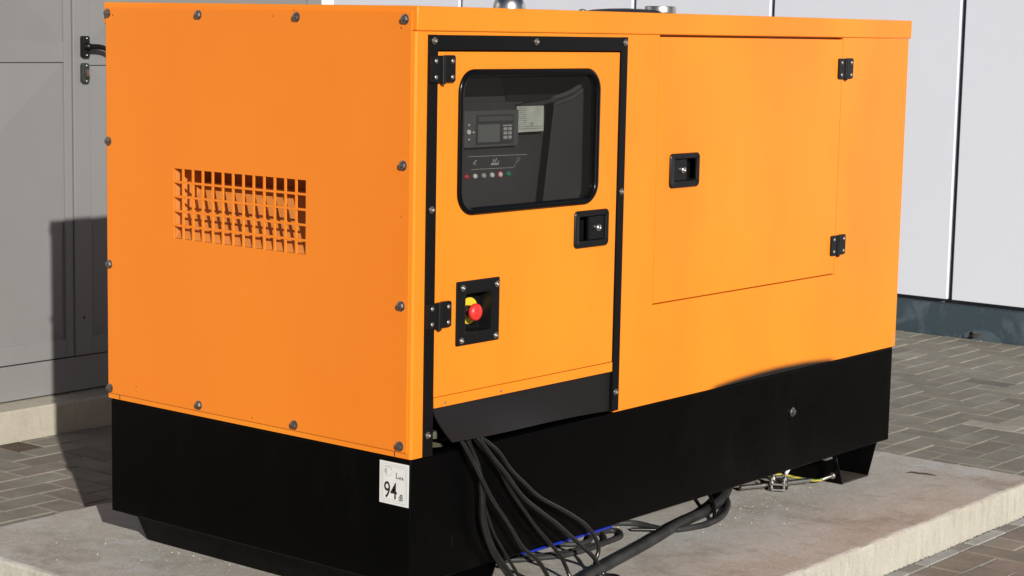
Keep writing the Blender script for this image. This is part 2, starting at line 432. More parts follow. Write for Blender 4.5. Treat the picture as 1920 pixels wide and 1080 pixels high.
def pavers():
    bm = BM(); lay = bm.loops.layers.float_color.new('tone')
    P = 0.1105; X0, Y0 = 0.070 - 30 * P, -0.467 - 26 * P
    gap, ch, top = 0.0018, 0.0045, GZ
    def stone(x0, x1, y0, y1, tone, dz=0):
        ch = random.uniform(.0018, .0046)
        x0 += gap; x1 -= gap; y0 += gap; y1 -= gap
        if x1 - x0 < .012 or y1 - y0 < .012: return
        j = lambda: random.uniform(-.0007, .0007)
        tz = top + dz; tilt = (random.uniform(-.006, .006), random.uniform(-.006, .006)); cx, cy = (x0 + x1) / 2, (y0 + y1) / 2
        zz = lambda x, y: tz + tilt[0] * (x - cx) + tilt[1] * (y - cy)
        T = [bm.verts.new((x, y, zz(x, y))) for x, y in ((x0 + ch + j(), y0 + ch + j()), (x1 - ch + j(), y0 + ch + j()), (x1 - ch + j(), y1 - ch + j()), (x0 + ch + j(), y1 - ch + j()))]
        O = [bm.verts.new((x, y, zz(x, y) - .0045)) for x, y in ((x0, y0), (x1, y0), (x1, y1), (x0, y1))]
        B = [bm.verts.new((x, y, top - .028)) for x, y in ((x0, y0), (x1, y0), (x1, y1), (x0, y1))]
        fs = [bm.faces.new(T)]
        for a, b_ in ((T, O), (O, B)):
            for i in range(4): fs.append(bm.faces.new((a[i], a[(i + 1) % 4], b_[(i + 1) % 4], b_[i])))
        for f in fs:
            for l in f.loops: l[lay] = (*tone, 1)
    def tone_for(x, y):
        k = random.gauss(1.05, .085)
        base = (0.205, 0.190, 0.160) if random.random() < .8 else (0.195, 0.172, 0.146)
        if x > 2.65: base = tuple(a * f for a, f in zip(base, (.98, 1.00, .98)))
        r = random.random()
        if y < -.42 and r < .5: base = (0.215, 0.185, 0.160)
        if 3.75 < x < 4.2 and -.1 < y < .35: base = (0.30, 0.275, 0.23)
        if .80 < x < .90 and 2.70 < y: base = (0.085, 0.065, 0.045); k = 1
        elif r > .975: k *= .62
        return tuple(a * k for a in base)
    regions = ((-3.2, 5.74, -3.3, -0.466), (-3.2, -0.272, -.466, 1.509), (2.604, 5.74, -.466, 1.509), (-3.2, 5.74, 1.509, 2.770), (2.67, 5.74, 2.770, 7.6))
    def clip(x0, x1, y0, y1, tone, dz):
        for a, b_, c, d in regions:
            u0, u1, w0, w1 = max(x0, a), min(x1, b_), max(y0, c), min(y1, d)
            if u1 - u0 > .02 and w1 - w0 > .02: stone(u0, u1, w0, w1, tone, dz)
    nx, ny = int(9.2 / P) + 2, int(11.2 / P) + 2
    for j in range(-1, ny):
        for i in range(-1, nx):
            t = (i - j) % 4; x, y = X0 + i * P, Y0 + j * P
            if y > 3 and x < 2.5: continue
            if t == 0: q = (x, x + 2 * P, y, y + P)
            elif t == 2: q = (x, x + P, y - P, y + P)
            else: continue
            clip(*q, tone_for((q[0] + q[1]) / 2, (q[2] + q[3]) / 2), random.uniform(-.0015, .0015))
    # narrow edging stones laid against the plinth, some pale and some dark
    x = -.27; k = 0
    while x < 2.6:
        kk = random.uniform(.92, 1.06); L = (.105, .21)[k % 2]; x1 = min(x + L, 2.6)
        pale = (0.36, 0.355, 0.34) if k % 2 else (0.24, 0.228, 0.205)
        stone(x, x1, -.466, -.419, tuple(a * kk for a in pale), .0005)
        x = x1; k += 1
    return bm
tag(obj('paving', pavers(), M['paver'], smooth=False), kind='structure')

# ------------------------------------------------------------------ concrete plinth
def slab():
    X0, X1, Y0, Y1, Z1, Z0 = -.268, 2.60, -.415, 1.505, -.415, GZ - .02
    bm = BM(); rnd = random.Random(3)
    def wob(s): return sum(math.sin(s * f + p) * a for f, p, a in ((7, 1, .0010), (19, 2.2, .0006), (47, .4, .0006), (111, 3, .0005)))
    per = []
    def edge(a, b_, n):
        for i in range(n):
            t = i / n; per.append((a[0] + (b_[0] - a[0]) * t, a[1] + (b_[1] - a[1]) * t))
    edge((X0, Y0), (X1, Y0), 160); edge((X1, Y0), (X1, Y1), 100); edge((X1, Y1), (X0, Y1), 150); edge((X0, Y1), (X0, Y0), 100)
    n = len(per); L = []
    for inset, z, amp in ((.016, Z1, 1), (.006, Z1 - .0025, 1.4), (.0, Z1 - .010, 1.2), (.0, Z0, .6)):
        row = []
        for i, (x, y) in enumerate(per):
            cx = min(max(x, X0 + inset), X1 - inset); cy = min(max(y, Y0 + inset), Y1 - inset)
            w = wob(i * .05 + z * 3) * amp + (rnd.uniform(-.0012, .0012) if amp > 1 else 0)
            dx = w * (1 if x > 1.1 else -1) if (abs(x - X0) < 1e-6 or abs(x - X1) < 1e-6) else 0
            dy = w * (1 if y > .5 else -1) if (abs(y - Y0) < 1e-6 or abs(y - Y1) < 1e-6) else 0
            row.append(bm.verts.new((cx + dx, cy + dy, z if amp < 1.3 or z > Z1 - .001 else z + w * .6)))
        L.append(row)
    for k, (a, b_) in enumerate(zip(L, L[1:])):
        for i in range(n):
            f = bm.faces.new((a[i], a[(i + 1) % n], b_[(i + 1) % n], b_[i])); f.material_index = 0 if k == 0 else 1
    bm.faces.new(L[0]); 
    return bm
o = obj('concrete_slab', slab(), [M['slab_top'], M['slab_side']], angle=50)
tag(o, 'weathered pale concrete slab that the orange generator stands on', 'slab')

# ------------------------------------------------------------------ left building with grey doors
LB = thing('grey_building', (0.6, 2.9, GZ), 'building at the left with grey metal doors above a pale concrete kerb', 'building')
obj('wall', bx(-3.1, 2.588, 2.905, 7.5, GZ - .02, 2.6), M['door_grey'], LB)
# weathered kerb, slightly sloping top
bm = BM(); pts = [(2.773, GZ - .02), (2.773, -.414), (2.781, -.406), (2.905, -.399), (2.905, GZ - .02)]
a = [bm.verts.new((-3.1, y, z)) for y, z in pts]; b2 = [bm.verts.new((2.66, y, z)) for y, z in pts]
for i in range(5): bm.faces.new((a[i], a[(i + 1) % 5], b2[(i + 1) % 5], b2[i]))
bm.faces.new(a); bm.faces.new(b2)
obj('kerb', bm, M['kerb'], LB)
obj('sill_board', bx(-3.0, 2.585, 2.876, 2.904, -.393, -.2645, bev=.002), M['door_grey'], LB)
obj('corner_post', bx(2.590, 2.662, 2.866, 2.96, -.395, 2.6, bev=.003), M['post_white'], LB)

def leaf(name, x0, x1, yf, stile0, stile1, rails, z0=-.259, z1=2.5):
    """door leaf: front frame with recessed cross-broken panels"""
    t = _link(name, None, LB, (x0, yf, z0))
    bm = BM(); yb = 2.903
    box(bm, x0, x0 + stile0, yf, yb, z0, z1, bev=.003)
    box(bm, x1 - stile1, x1, yf, yb, z0, z1, bev=.0015)
    for a_, b_ in rails: box(bm, x0 + stile0 + .0002, x1 - stile1 - .0002, yf + .0012, yb - .001, a_, b_, bev=.0015)
    obj('door_frame', bm, M['door_grey'], t)
    for (a0, a1), (b0, b1) in zip(rails, rails[1:]):
        u0, u1, v0, v1 = x0 + stile0, x1 - stile1, a1, b0
        bm = BM(); d = yf + .010; c = bm.verts.new(((u0 + u1) / 2, d - .040, (v0 + v1) / 2))
        q = [bm.verts.new(p) for p in ((u0, d, v0), (u1, d, v0), (u1, d, v1), (u0, d, v1))]
        for i in range(4): bm.faces.new((q[i], q[(i + 1) % 4], c))
        obj('door_panel', bm, M['door_grey'], t, smooth=False)
    return t
A = leaf('door_leaf', -.06, 1.2855, 2.872, .08, .034, ((-.259, -.190), (.844, .918), (1.95, 2.02), (2.44, 2.5)))
B = leaf('door_leaf', 1.2895, 2.586, 2.866, .077, .08, ((-.259, -.19), (.833, .916), (1.95, 2.02), (2.44, 2.5)))
A2 = leaf('door_leaf', -1.5, -.064, 2.870, .08, .08, ((-.259, -.190), (.844, .918), (1.95, 2.02), (2.44, 2.5)))

# door handle and lock
H_ = obj('door_handle', prism(BM(), rrect(1.3215, 1.354, .861, .941, .007, 4), 'y', 2.848, 2.866, .003), M['plastic'], B)
bm = BM(); lathe(bm, (1.338, 2.848, .902), 'y', [(.013, -.002), (.0125, .022), (.008, .026)], 16, -1)
tube(bm, [(1.338, 2.826, .902), (1.372, 2.822, .902), (1.400, 2.820, .896), (1.428, 2.820, .882), (1.465, 2.822, .868), (1.490, 2.824, .866)], .0085, 12, 6, lambda t: .0105 - .003 * t)
obj('lever', bm, M['plastic'], H_)
for z in (.870, .932): obj('screw', lathe(BM(), (1.340, 2.848, z), 'y', [(.0036, -.002), (.0034, .001), (.002, .002)], 10, -1), M['zinc'], H_)
K = obj('door_lock', prism(BM(), rrect(1.3205, 1.3535, .766, .841, .010, 4), 'y', 2.851, 2.866, .003), M['lock'], B)
bm = BM(); prism(bm, rrect(1.335, 1.353, .786, .820, .008, 4), 'y', 2.843, 2.852, .003)
obj('lock_cylinder', bm, M['keyway'], K)
for z in (.774, .832): obj('screw', lathe(BM(), (1.340, 2.851, z), 'y', [(.0036, -.002), (.0034, .001), (.002, .002)], 10, -1), M['zinc'], K)
obj('bolt_hole', lathe(BM(), (1.329, 2.8665, -.116), 'y', [(.006, -.001), (.0055, .0008)], 12, -1), M['gap'], B)

# ------------------------------------------------------------------ right building, white cladding
RB = thing('clad_building', (5.85, 2.6, GZ), 'building at the right clad in tall white panels above a slate blue base', 'building')
obj('wall', bx(5.815, 6.6, -3.3, 8.9, GZ - .02, 2.9), M['back_blue'], RB)
obj('plinth', bx(5.776, 5.8145, -3.25, 8.85, GZ - .02, -.3615, bev=.002), M['slate'], RB)
J = [-3.2, -1.95, -.8, .32, 1.516, 2.634, 3.548, 4.845, 5.955, 7.1, 8.6]
for a_, b_ in zip(J, J[1:]):
    g0, g1 = (.014, .014)
    obj('cladding_panel', bx(5.776, 5.814, a_ + g0, b_ - g1, -.3355, 2.8, bev=.0035), M['panel_white'], RB)

# ------------------------------------------------------------------ generator
GEN = thing('generator', ROOT, 'large orange diesel generator in a steel canopy on a black base', 'generator')
H, L, W, ZT = 1.05, 2.351, 1.097, .9925
body = obj('canopy', bx(0, L, 0, W, 0, ZT, bev=.007, seg=4, edges='z'), M['orange'], GEN)
cut(body, [bx(.018, L - .018, .018, W - .018, -.05, ZT - .015),
           bx(-.05, .03, .05, W - .05, .05, .96),                         # opening behind the bolted end panel
           bx(.056, .800, -.05, .03, -.06, .968),                          # control door opening
           bx(.9625, 1.9305, -.05, .03, .2705, 1.1)])                      # access door opening
# inner leaf closing the canopy from below and behind the doors
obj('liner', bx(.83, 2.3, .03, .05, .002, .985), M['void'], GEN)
lid = obj('roof_lid', bx(.0, L + .005, -.0045, W + .004, ZT + .0005, H, bev=.004, seg=3), M['orange'], GEN)

# bolted end panel with punched grille
def grid_plate(us, vs, holes, axis, d0, d1):
    bm = BM(); cache = {}
    def V(i, j, k):
        if (i, j, k) not in cache: cache[(i, j, k)] = bm.verts.new(place(axis, us[i], vs[j], (d0, d1)[k]))
        return cache[(i, j, k)]
    nu, nv = len(us) - 1, len(vs) - 1
    solid = lambda i, j: 0 <= i < nu and 0 <= j < nv and (i, j) not in holes
    for i in range(nu):
        for j in range(nv):
            if not solid(i, j): continue
            for k in (0, 1): bm.faces.new((V(i, j, k), V(i + 1, j, k), V(i + 1, j + 1, k), V(i, j + 1, k)))
            if not solid(i - 1, j): bm.faces.new((V(i, j, 0), V(i, j + 1, 0), V(i, j + 1, 1), V(i, j, 1)))
            if not solid(i + 1, j): bm.faces.new((V(i + 1, j, 0), V(i + 1, j + 1, 0), V(i + 1, j + 1, 1), V(i + 1, j, 1)))
            if not solid(i, j - 1): bm.faces.new((V(i, j, 0), V(i + 1, j, 0), V(i + 1, j, 1), V(i, j, 1)))
            if not solid(i, j + 1): bm.faces.new((V(i, j + 1, 0), V(i + 1, j + 1, 0), V(i + 1, j + 1, 1), V(i, j + 1, 1)))
    return bm
pitch, hole = .0371, .0315
us = [.0105]; holes = set()
y = .3455
for k in range(13): us += [y + k * pitch, y + k * pitch + hole]
us.append(1.0865)
vs_ = [.0150]
ztop = .6320
zrows = [(ztop - r * pitch - hole, ztop - r * pitch) for r in range(5)][::-1]
for a_, b_ in zrows: vs_ += [a_, b_]
vs_.append(1.0370)
for k in range(13):
    for r in range(5): holes.add((1 + 2 * k, 1 + 2 * r))
EP = obj('end_panel', grid_plate(us, vs_, holes, 'x', -.0042, -.0003), M['orange_end'], GEN, smooth=False)
# sheet duct behind the grille: sloping deflector, side cheeks and top
bm = BM(); y0, y1 = .3455, .8215; zb_, zt_ = .4528, .632
def quad(bm, *p): bm.faces.new([bm.verts.new(q) for q in p])
xb, xt = .001, .122
zm = .594; xm = xb + (zm - zb_) * .677
for y_ in (y0, y1): box(bm, .0002, .16, y_ - .0008, y_ + .0008, .40, .66)
box(bm, .0002, .16, y0 + .0008, y1 - .0008, zt_ + .0005, zt_ + .002)
# deflector blade with a folded top edge
a_ = [bm.verts.new(p) for p in ((xb, y0 + .001, zb_), (xm, y0 + .001, zm), (xm + .012, y0 + .001, zm - .004), (xm + .011, y0 + .001, zm - .0055), (xm + .001, y0 + .001, zm - .0022), (xb + .0012, y0 + .001, zb_ - .0012))]
b_ = [bm.verts.new((v.co.x, y1 - .001, v.co.z)) for v in a_]
for i in range(6): bm.faces.new((a_[i], a_[(i + 1) % 6], b_[(i + 1) % 6], b_[i]))
bm.faces.new(a_); bm.faces.new(b_)
VD = obj('vent_duct', bm, M['dusty_orange'], EP, smooth=False)
obj('duct_back', bx(.112, .116, .3465, .8205, .50, .6315), M['duct_dark'], EP)
# corner joints of the lower flange
for y in (.0497, 1.0440): obj('flange_joint', bx(-.0012, -.0001, y, y + .0015, .0012, .0145), M['gap'], EP)

def hexbolt(c, axis='x', sgn=-1, r=.0100, rot=0.0):
    bm = BM(); lathe(bm, c, axis, [(r * 1.18, 0), (r * 1.22, .0016), (r * 1.05, .0024)], 20, sgn)
    pts = [(c[1] + r * .86 * math.cos(rot + PI / 3 * i), c[2] + r * .86 * math.sin(rot + PI / 3 * i)) for i in range(6)] if axis == 'x' else \
          [(c[0] + r * .86 * math.cos(rot + PI / 3 * i), c[2] + r * .86 * math.sin(rot + PI / 3 * i)) for i in range(6)]
    d = c[0] if axis == 'x' else c[1]
    prism(bm, pts, axis, d + sgn * .0085, d + sgn * .0022, .0018)
    lathe(bm, c, axis, [(r * .42, .008), (r * .40, .0102), (r * .25, .0106)], 12, sgn)
    return bm
bolts = [(1.079, 1.021), (.727, 1.021), (.380, 1.020), (.030, 1.019), (1.079, .688), (.031, .686), (1.079, .362), (.032, .360),
         (1.080, .028), (.728, .030), (.381, .029), (.031, .029)]
b0 = obj('bolt', hexbolt((-.0043, bolts[0][0], bolts[0][1])), M['steel_dark'], EP, org=(-.0043, *bolts[0]))
for y, z in bolts[1:]: dup(b0, EP, (0, y - bolts[0][0], z - bolts[0][1])).rotation_euler = (random.uniform(0, 1), 0, 0)

# black trim around the control door
bm = BM()
box(bm, .0400, .0725, -.0045, .016, -.0005, .9855, bev=.0012)
box(bm, .7865, .8145, -.0045, .016, .0045, .9855, bev=.0012)
box(bm, .0726, .7864, -.0042, .016, .9505, .9852, bev=.0012)
FR = obj('door_surround', bm, M['black_trim'], GEN)
def capscrew(c, r, axis='y', sgn=-1, h=.005):
    bm = BM(); lathe(bm, c, axis, [(r * 1.35, 0), (r * 1.35, .0010), (r * 1.02, .0014), (r, h * .7), (r * .8, h), (r * .45, h), (r * .40, h * .55)], 18, sgn)
    return bm
fs = [(.058, .9715), (.433, .9715), (.8015, .9715), (.0565, .583), (.8015, .586), (.7995, .055), (.0545, .051)]
s0 = obj('screw', capscrew((fs[0][0], -.0046, fs[0][1]), .0062, h=.006), M['zinc'], FR, org=(fs[0][0], -.0046, fs[0][1]))
for x, z in fs[1:]: dup(s0, FR, (x - fs[0][0], 0, z - fs[0][1]))

# control cabinet lining, open to the front
bm = BM(); x0, x1, yb, z0, z1 = .050, .900, .118, .05, .985
quad(bm, (x0, yb, z0), (x1, yb, z0), (x1, yb, z1), (x0, yb, z1)); quad(bm, (x0, .0181, z0), (x0, yb, z0), (x0, yb, z1), (x0, .0181, z1))
quad(bm, (x1, .0181, z0), (x1, yb, z0), (x1, yb, z1), (x1, .0181, z1)); quad(bm, (x0, .0181, z0), (x1, .0181, z0), (x1, yb, z0), (x0, yb, z0))
quad(bm, (x0, .0181, z1), (x1, .0181, z1), (x1, yb, z1), (x0, yb, z1))
obj('cabinet_lining', bm, M['cabinet'], GEN, smooth=False)

# control door
CD = obj('control_door', bx(.0760, .7840, -.0015, .0155, .1375, .9465, bev=.0018, seg=2), M['orange'], GEN)
WIN = (.1555, .6925, .5690, .8990)
cut(CD, [prism(BM(), rrect(*WIN, .045, 8), 'y', -.05, .05), bx(.182, .280, -.05, .05, .279, .375), bx(.622, .733, -.05, .05, .466, .531)])
path = rrect(WIN[0] + .002, WIN[1] - .002, WIN[2] + .002, WIN[3] - .002, .046, 10)
prof = [(-.0065, .0175), (-.0080, -.003), (-.0048, -.0062), (.0010, -.0072), (.0065, -.0058), (.0095, -.0025), (.0095, .0003), (.0012, .0003), (.0012, .0175)]
obj('window_gasket', sweep_ring(BM(), path, 'y', -.0017, prof), M['gasket'], CD, angle=60)
bm = BM(); prism(bm, rrect(WIN[0] + .001, WIN[1] - .001, WIN[2] + .001, WIN[3] - .001, .044, 8), 'y', .0035, .0045)
obj('window_pane', bm, M['glass'], CD, smooth=False)
st = obj('rivet_strip', bx(.0765, .7835, -.0035, .0005, .1120, .1368, bev=.0008), M['orange'], CD)
for x in (.114, .322, .533, .745):
    rv = obj('rivet', lathe(BM(), (x, -.0035, .1215), 'y', [(.0034, -.0005), (.0032, .0012), (.0018, .0022)], 12, -1), M['steel_dark'] if x < .4 else M['orange'], CD)

def rec_frame(name, outer, inner, r, parent, depth, proud=.0055, mat='plastic', rin=.004):
    """moulded recess: proud rounded flange, walls and floor"""
    bm = BM(); O = rrect(*outer, r, 6); I = rrect(*inner, rin, 6)
    cen = lambda p, q, t: [(a[0] + (b_[0] - a[0]) * t, a[1] + (b_[1] - a[1]) * t) for a, b_ in zip(p, q)]
    loops = [(O, -.0016), (O, -.0016 - proud * .55), (cen(O, I, .12), -.0016 - proud), (cen(O, I, .86), -.0016 - proud), (I, -.0016 - proud * .7), (I, depth)]
    V = [[bm.verts.new((u, d, v)) for u, v in p] for p, d in loops]
    n = len(O)
    for a_, b_ in zip(V, V[1:]):
        for i in range(n): bm.faces.new((a_[i], a_[(i + 1) % n], b_[(i + 1) % n], b_[i]))
    bm.faces.new(V[-1])
    return obj(name, bm, M[mat], parent)

# emergency stop in its recess
ES = rec_frame('stop_recess', (.1505, .3105, .2510, .4055), (.183, .279, .280, .374), .004, CD, .034, .004)
s0 = None
for x, z in ((.1715, .3895), (.2985, .3885), (.1690, .2630), (.2965, .2630)):
    if s0 is None: s0 = obj('screw', capscrew((x, -.0057, z), .0058), M['zinc'], ES, org=(x, -.0057, z)); sb = (x, z)
    else: dup(s0, ES, (x - sb[0], 0, z - sb[1]))
bm = BM(); c = (.2385, .325)
pts = [(c[0] + min(.031 * math.cos(t), .031), c[1] + .0325 * math.sin(t)) for t in [2 * PI * i / 36 for i in range(36)]]
pts = [(max(u, .2135), v) for u, v in pts]
prism(bm, [pts[i] for i in range(36) if i == 0 or pts[i] != pts[i - 1]], 'y', .0305, .0335)
SP = obj('stop_plate', bm, M['yellow'], ES)
bm = BM()
for k in range(7):
    t = math.radians(62 + k * 11); u, v = c[0] + .0265 * math.cos(t), c[1] + .0265 * math.sin(t)
    box(bm, u - .0012, u + .0012, .0298, .0304, v - .0018, v + .0018)
bm2 = lathe(BM(), (.2300, .0305, .325), 'y', [(.0150, -.001), (.0150, .010), (.0125, .013), (.0105, .028)], 24, -1)
obj('stop_collar', bm2, M['plastic'], ES); bm.free()
obj('stop_button', lathe(BM(), (.2235, .0305, .3265), 'y', [(.010, .016), (.0115, .022), (.0195, .026), (.0212, .031), (.0205, .036), (.016, .0405), (.008, .0425), (.001, .043)], 32, -1), M['red'], ES, angle=60)

# paddle latches
def latch(x0, x1, z0, z1, parent, flip):
    ix0, ix1, iz0, iz1 = x0 + .018, x1 - .016, z0 + .017, z1 - .015
    t = rec_frame('paddle_latch', (x0, x1, z0, z1), (ix0, ix1, iz0, iz1), .012, parent, .024, .005)
    w = ix1 - ix0; bm = BM()
    if not flip: a0, a1 = ix0 + w * .40, ix1 - .001
    else: a0, a1 = ix0 + .001, ix0 + w * .60
    box(bm, a0, a1, -.0035, .006, iz0 + .001, iz1 - .002, bev=.0022, seg=2)
    obj('paddle', bm, M['plastic'], t)
    kx = (a0 + a1) / 2 + (.004 if not flip else .010); kz = (iz0 + iz1) / 2
    obj('key_lock', lathe(BM(), (kx, -.0034, kz), 'y', [(.0098, -.001), (.0096, .0040), (.0070, .0075), (.0034, .0080), (.0018, .006)], 24, -1), M['chrome'], t, angle=50)
    bm = BM(); s = -1 if not flip else 1
    rx = ix0 + w * (.2 if not flip else .8)
    lathe(bm, (rx, .0235, kz), 'y', [(.005, -.001), (.005, .006), (.003, .008)], 12, -1)
    lathe(bm, (rx + .004, .0235, kz + .024), 'y', [(.003, -.001), (.003, .005), (.002, .006)], 10, -1)
    obj('latch_pin', bm, M['zinc'] if not flip else M['plastic'], t)
    return t
latch(.6045, .7490, .4500, .5455, CD, False)

# hinge: two leaves, a barrel, four screws
def hinge(cx, cz, parent, y=-.0050):
    bm = BM(); w, h = .0425, .0310
    prism(bm, rrect(cx - w, cx - .004, cz - h, cz + h, .005, 4), 'y', y - .0055, y + .001, .001)
    prism(bm, rrect(cx + .003, cx + w, cz - h + .001, cz + h + .001, .006, 4), 'y', y - .0060, y + .001, .0015)
    tube(bm, [(cx, y - .0040, cz - h - .004), (cx, y - .0040, cz + h)], .0062, 14, 1)
    t = obj('hinge', bm, M['plastic'], parent, org=(cx, y, cz))
    q = None
    for u, v in ((-.0265, .0185), (.031, .0185), (-.0265, -.0185), (.031, -.0185)):
        p = (cx + u, y - .0055, cz + v)
        if q is None: q = obj('screw', capscrew(p, .0042, h=.0022), M['zinc'], t, org=p); q0 = p
        else: dup(q, t, (p[0] - q0[0], 0, p[2] - q0[2]))
    return t
hg = hinge(.0850, .9070, GEN)
dup(hg, GEN, (-.0015, 0, .3330 - .9070))

# access door on the right
AD = obj('access_door', bx(.9652, 1.9285, -.0002, .016, .2738, .9872, bev=.0015, seg=2), M['orange'], GEN)
cut(AD, [bx(1.040, 1.147, -.05, .05, .599, .661)])
latch(1.0225, 1.1630, .5825, .6755, AD, True)
dup(hg, GEN, (1.9450 - .085, .0045, .8995 - .907)); dup(hg, GEN, (1.9420 - .085, .0045, .3605 - .907))
# stamped dots low on the far post
bm = BM()
for z in (.037, .026, .015): box(bm, 2.334, 2.3375, -.0004, .0002, z - .0022, z + .0022)
obj('stamped_mark', bm, M['ink_grey'], GEN)

# rubber flap over the cable entry: hangs straight at the right, pushed outwards at the left
bm = BM(); NU, NV = 40, 14; rows = []
for j in range(NV + 1):
    v = j / NV; row = []
    for i in range(NU + 1):
        u = i / NU
        bulge = math.exp(-(max(0, u - .10) / .42) ** 2)
        xl, zl = .0785 + .022 * v ** 1.3, .1125 - .0835 * v + .004 * v * v
        xr, zr = .7835, .1125 - .107 * v
        x = xl + (xr - xl) * u; z = zl + (zr - zl) * min(1, u * 1.0) 
        y = .004 - .046 * v ** 1.4 * bulge + .0015 * math.sin(u * 9) * v
        row.append((x, y, z))
    rows.append(row)
for off in (0, .004):
    pass
F = [[bm.verts.new(p) for p in r] for r in rows]; Bk = [[bm.verts.new((p[0], p[1] + .004, p[2])) for p in r] for r in rows]
for j in range(NV):
    for i in range(NU):
        bm.faces.new((F[j][i], F[j][i + 1], F[j + 1][i + 1], F[j + 1][i])); bm.faces.new((Bk[j][i], Bk[j][i + 1], Bk[j + 1][i + 1], Bk[j + 1][i]))
for i in range(NU):
    for j in (0, NV): bm.faces.new((F[j][i], F[j][i + 1], Bk[j][i + 1], Bk[j][i]))
for j in range(NV):
    for i in (0, NU): bm.faces.new((F[j][i], F[j + 1][i], Bk[j + 1][i], Bk[j][i]))
obj('rubber_flap', bm, M['flap'], GEN, angle=50)
# terminal bracket glimpsed beside the flap
bm = BM(); prism(bm, [(.068, .012), (.150, .004), (.150, .010), (.068, .034)], 'y', .030, .036)
lathe(bm, (.115, .03, .030), 'z', [(.008, 0), (.008, .018), (.004, .020)], 12)
obj('cable_bracket', bm, M['olive'], GEN)

# interior seen through the window
CP = obj('control_panel', prism(BM(), [(.150, .560), (.482, .560), (.500, .640), (.545, .688), (.489, .700), (.489, .812), (.520, .820), (.150, .826)], 'y', .104, .1175, .002), M['cabinet'], GEN)
CT = obj('controller', prism(BM(), rrect(.282, .487, .712, .802, .004, 4), 'y', .090, .105, .002), M['ctrl'], CP)
obj('controller_face', bx(.322, .466, .0885, .0902, .719, .792), M['ctrl_dark'], CP)
obj('display', bx(.328, .411, .0875, .0884, .7245, .768), M['lcd'], CP)
obj('key_block', bx(.421, .459, .0875, .0884, .7275, .767), M['ctrl'], CP)
obj('name_bar', bx(.331, .460, .0875, .0884, .776, .787), M['ctrl'], CP)
bm = BM()
for i in range(3):
    for j in range(2): prism(bm, rrect(.425 + j * .018, .438 + j * .018, .731 + i * .0105, .738 + i * .0105, .002, 2), 'y', .0862, .0874)
box(bm, .422, .457, .0862, .0874, .7625, .7652)
obj('key', bm, M['btn_grey'], CP)
bm = BM()
for (u, v, r) in ((.2945, .751, .0062), (.2945, .768, .0022), (.3115, .750, .0022), (.2945, .733, .0022)): lathe(bm, (u, .0898, v), 'y', [(r, 0), (r * .9, .003)], 14, -1)
obj('selector_button', bm, M['btn_white'], CP)
# lower fascia: thin printed lines and little pictograms
bm = BM()
def seg(bm, a, b_, w, y):
    d = Vector((b_[0] - a[0], b_[1] - a[1])); d.normalize(); n = Vector((-d.y, d.x)) * w / 2
    quad(bm, (a[0] + n.x, y, a[1] + n.y), (b_[0] + n.x, y, b_[1] + n.y), (b_[0] - n.x, y, b_[1] - n.y), (a[0] - n.x, y, a[1] - n.y))
yy = .1036
seg(bm, (.311, .690), (.540, .6868), .0012, yy); seg(bm, (.323, .658), (.487, .656), .0012, yy); seg(bm, (.487, .656), (.500, .672), .0010, yy)
seg(bm, (.330, .672), (.343, .680), .003, yy); seg(bm, (.337, .668), (.337, .680), .003, yy)
seg(bm, (.398, .668), (.428, .668), .005, yy); seg(bm, (.405, .672), (.411, .680), .004, yy); seg(bm, (.414, .672), (.420, .682), .003, yy); seg(bm, (.424, .668), (.428, .676), .002, yy)
for t in range(8):
    a0, a1 = t * PI / 4, (t + 1) * PI / 4
    seg(bm, (.505 + .006 * math.cos(a0), .676 + .004 * math.sin(a0)), (.505 + .006 * math.cos(a1), .676 + .004 * math.sin(a1)), .001, yy)
seg(bm, (.498, .667), (.501, .672), .001, yy)
obj('printed_symbols', bm, M['btn_grey'], CP, smooth=False)
for u, mt, lb in ((.304, 'btn_red', 'small red push button'), (.336, 'btn_white', None), (.369, 'btn_grey', None), (.401, 'btn_white', None), (.433, 'btn_white', 'pale push button with red ring'), (.466, 'btn_green', 'small green push button')):
    q = obj('push_button', lathe(BM(), (u, .1038, .641), 'y', [(.0062, 0), (.0062, .004), (.0045, .006)], 16, -1), M[mt], CP)
    if lb: q['label'] = lb
obj('push_ring', ring(BM(), [(.433 + .0085 * math.cos(2 * PI * i / 20), .641 + .0085 * math.sin(2 * PI * i / 20)) for i in range(20)],
    [(.433 + .0068 * math.cos(2 * PI * i / 20), .641 + .0068 * math.sin(2 * PI * i / 20)) for i in range(20)], 'y', .1015, .1037), M['btn_red'], CP)
# data plate with its rows of small print
DP = obj('data_plate', prism(BM(), [(.4915, .7440), (.5985, .7448), (.5980, .8092), (.4905, .8092)], 'y', .0985, .1000), M['paleplate'], GEN)
bm = BM(); rr = random.Random(5)
for k in range(11):
    z = .8045 - k * .0052
    x = .4945
    while x < (.5935 if k > 8 else .518):
        w = rr.uniform(.002, .006); seg(bm, (x, z), (x + w, z), .0011, .0982); x += w + .0012
    if k < 8: seg(bm, (.520, z), (.520 + rr.uniform(.004, .010), z), .0010, .0982)
obj('print', bm, M['ink'], DP, smooth=False)

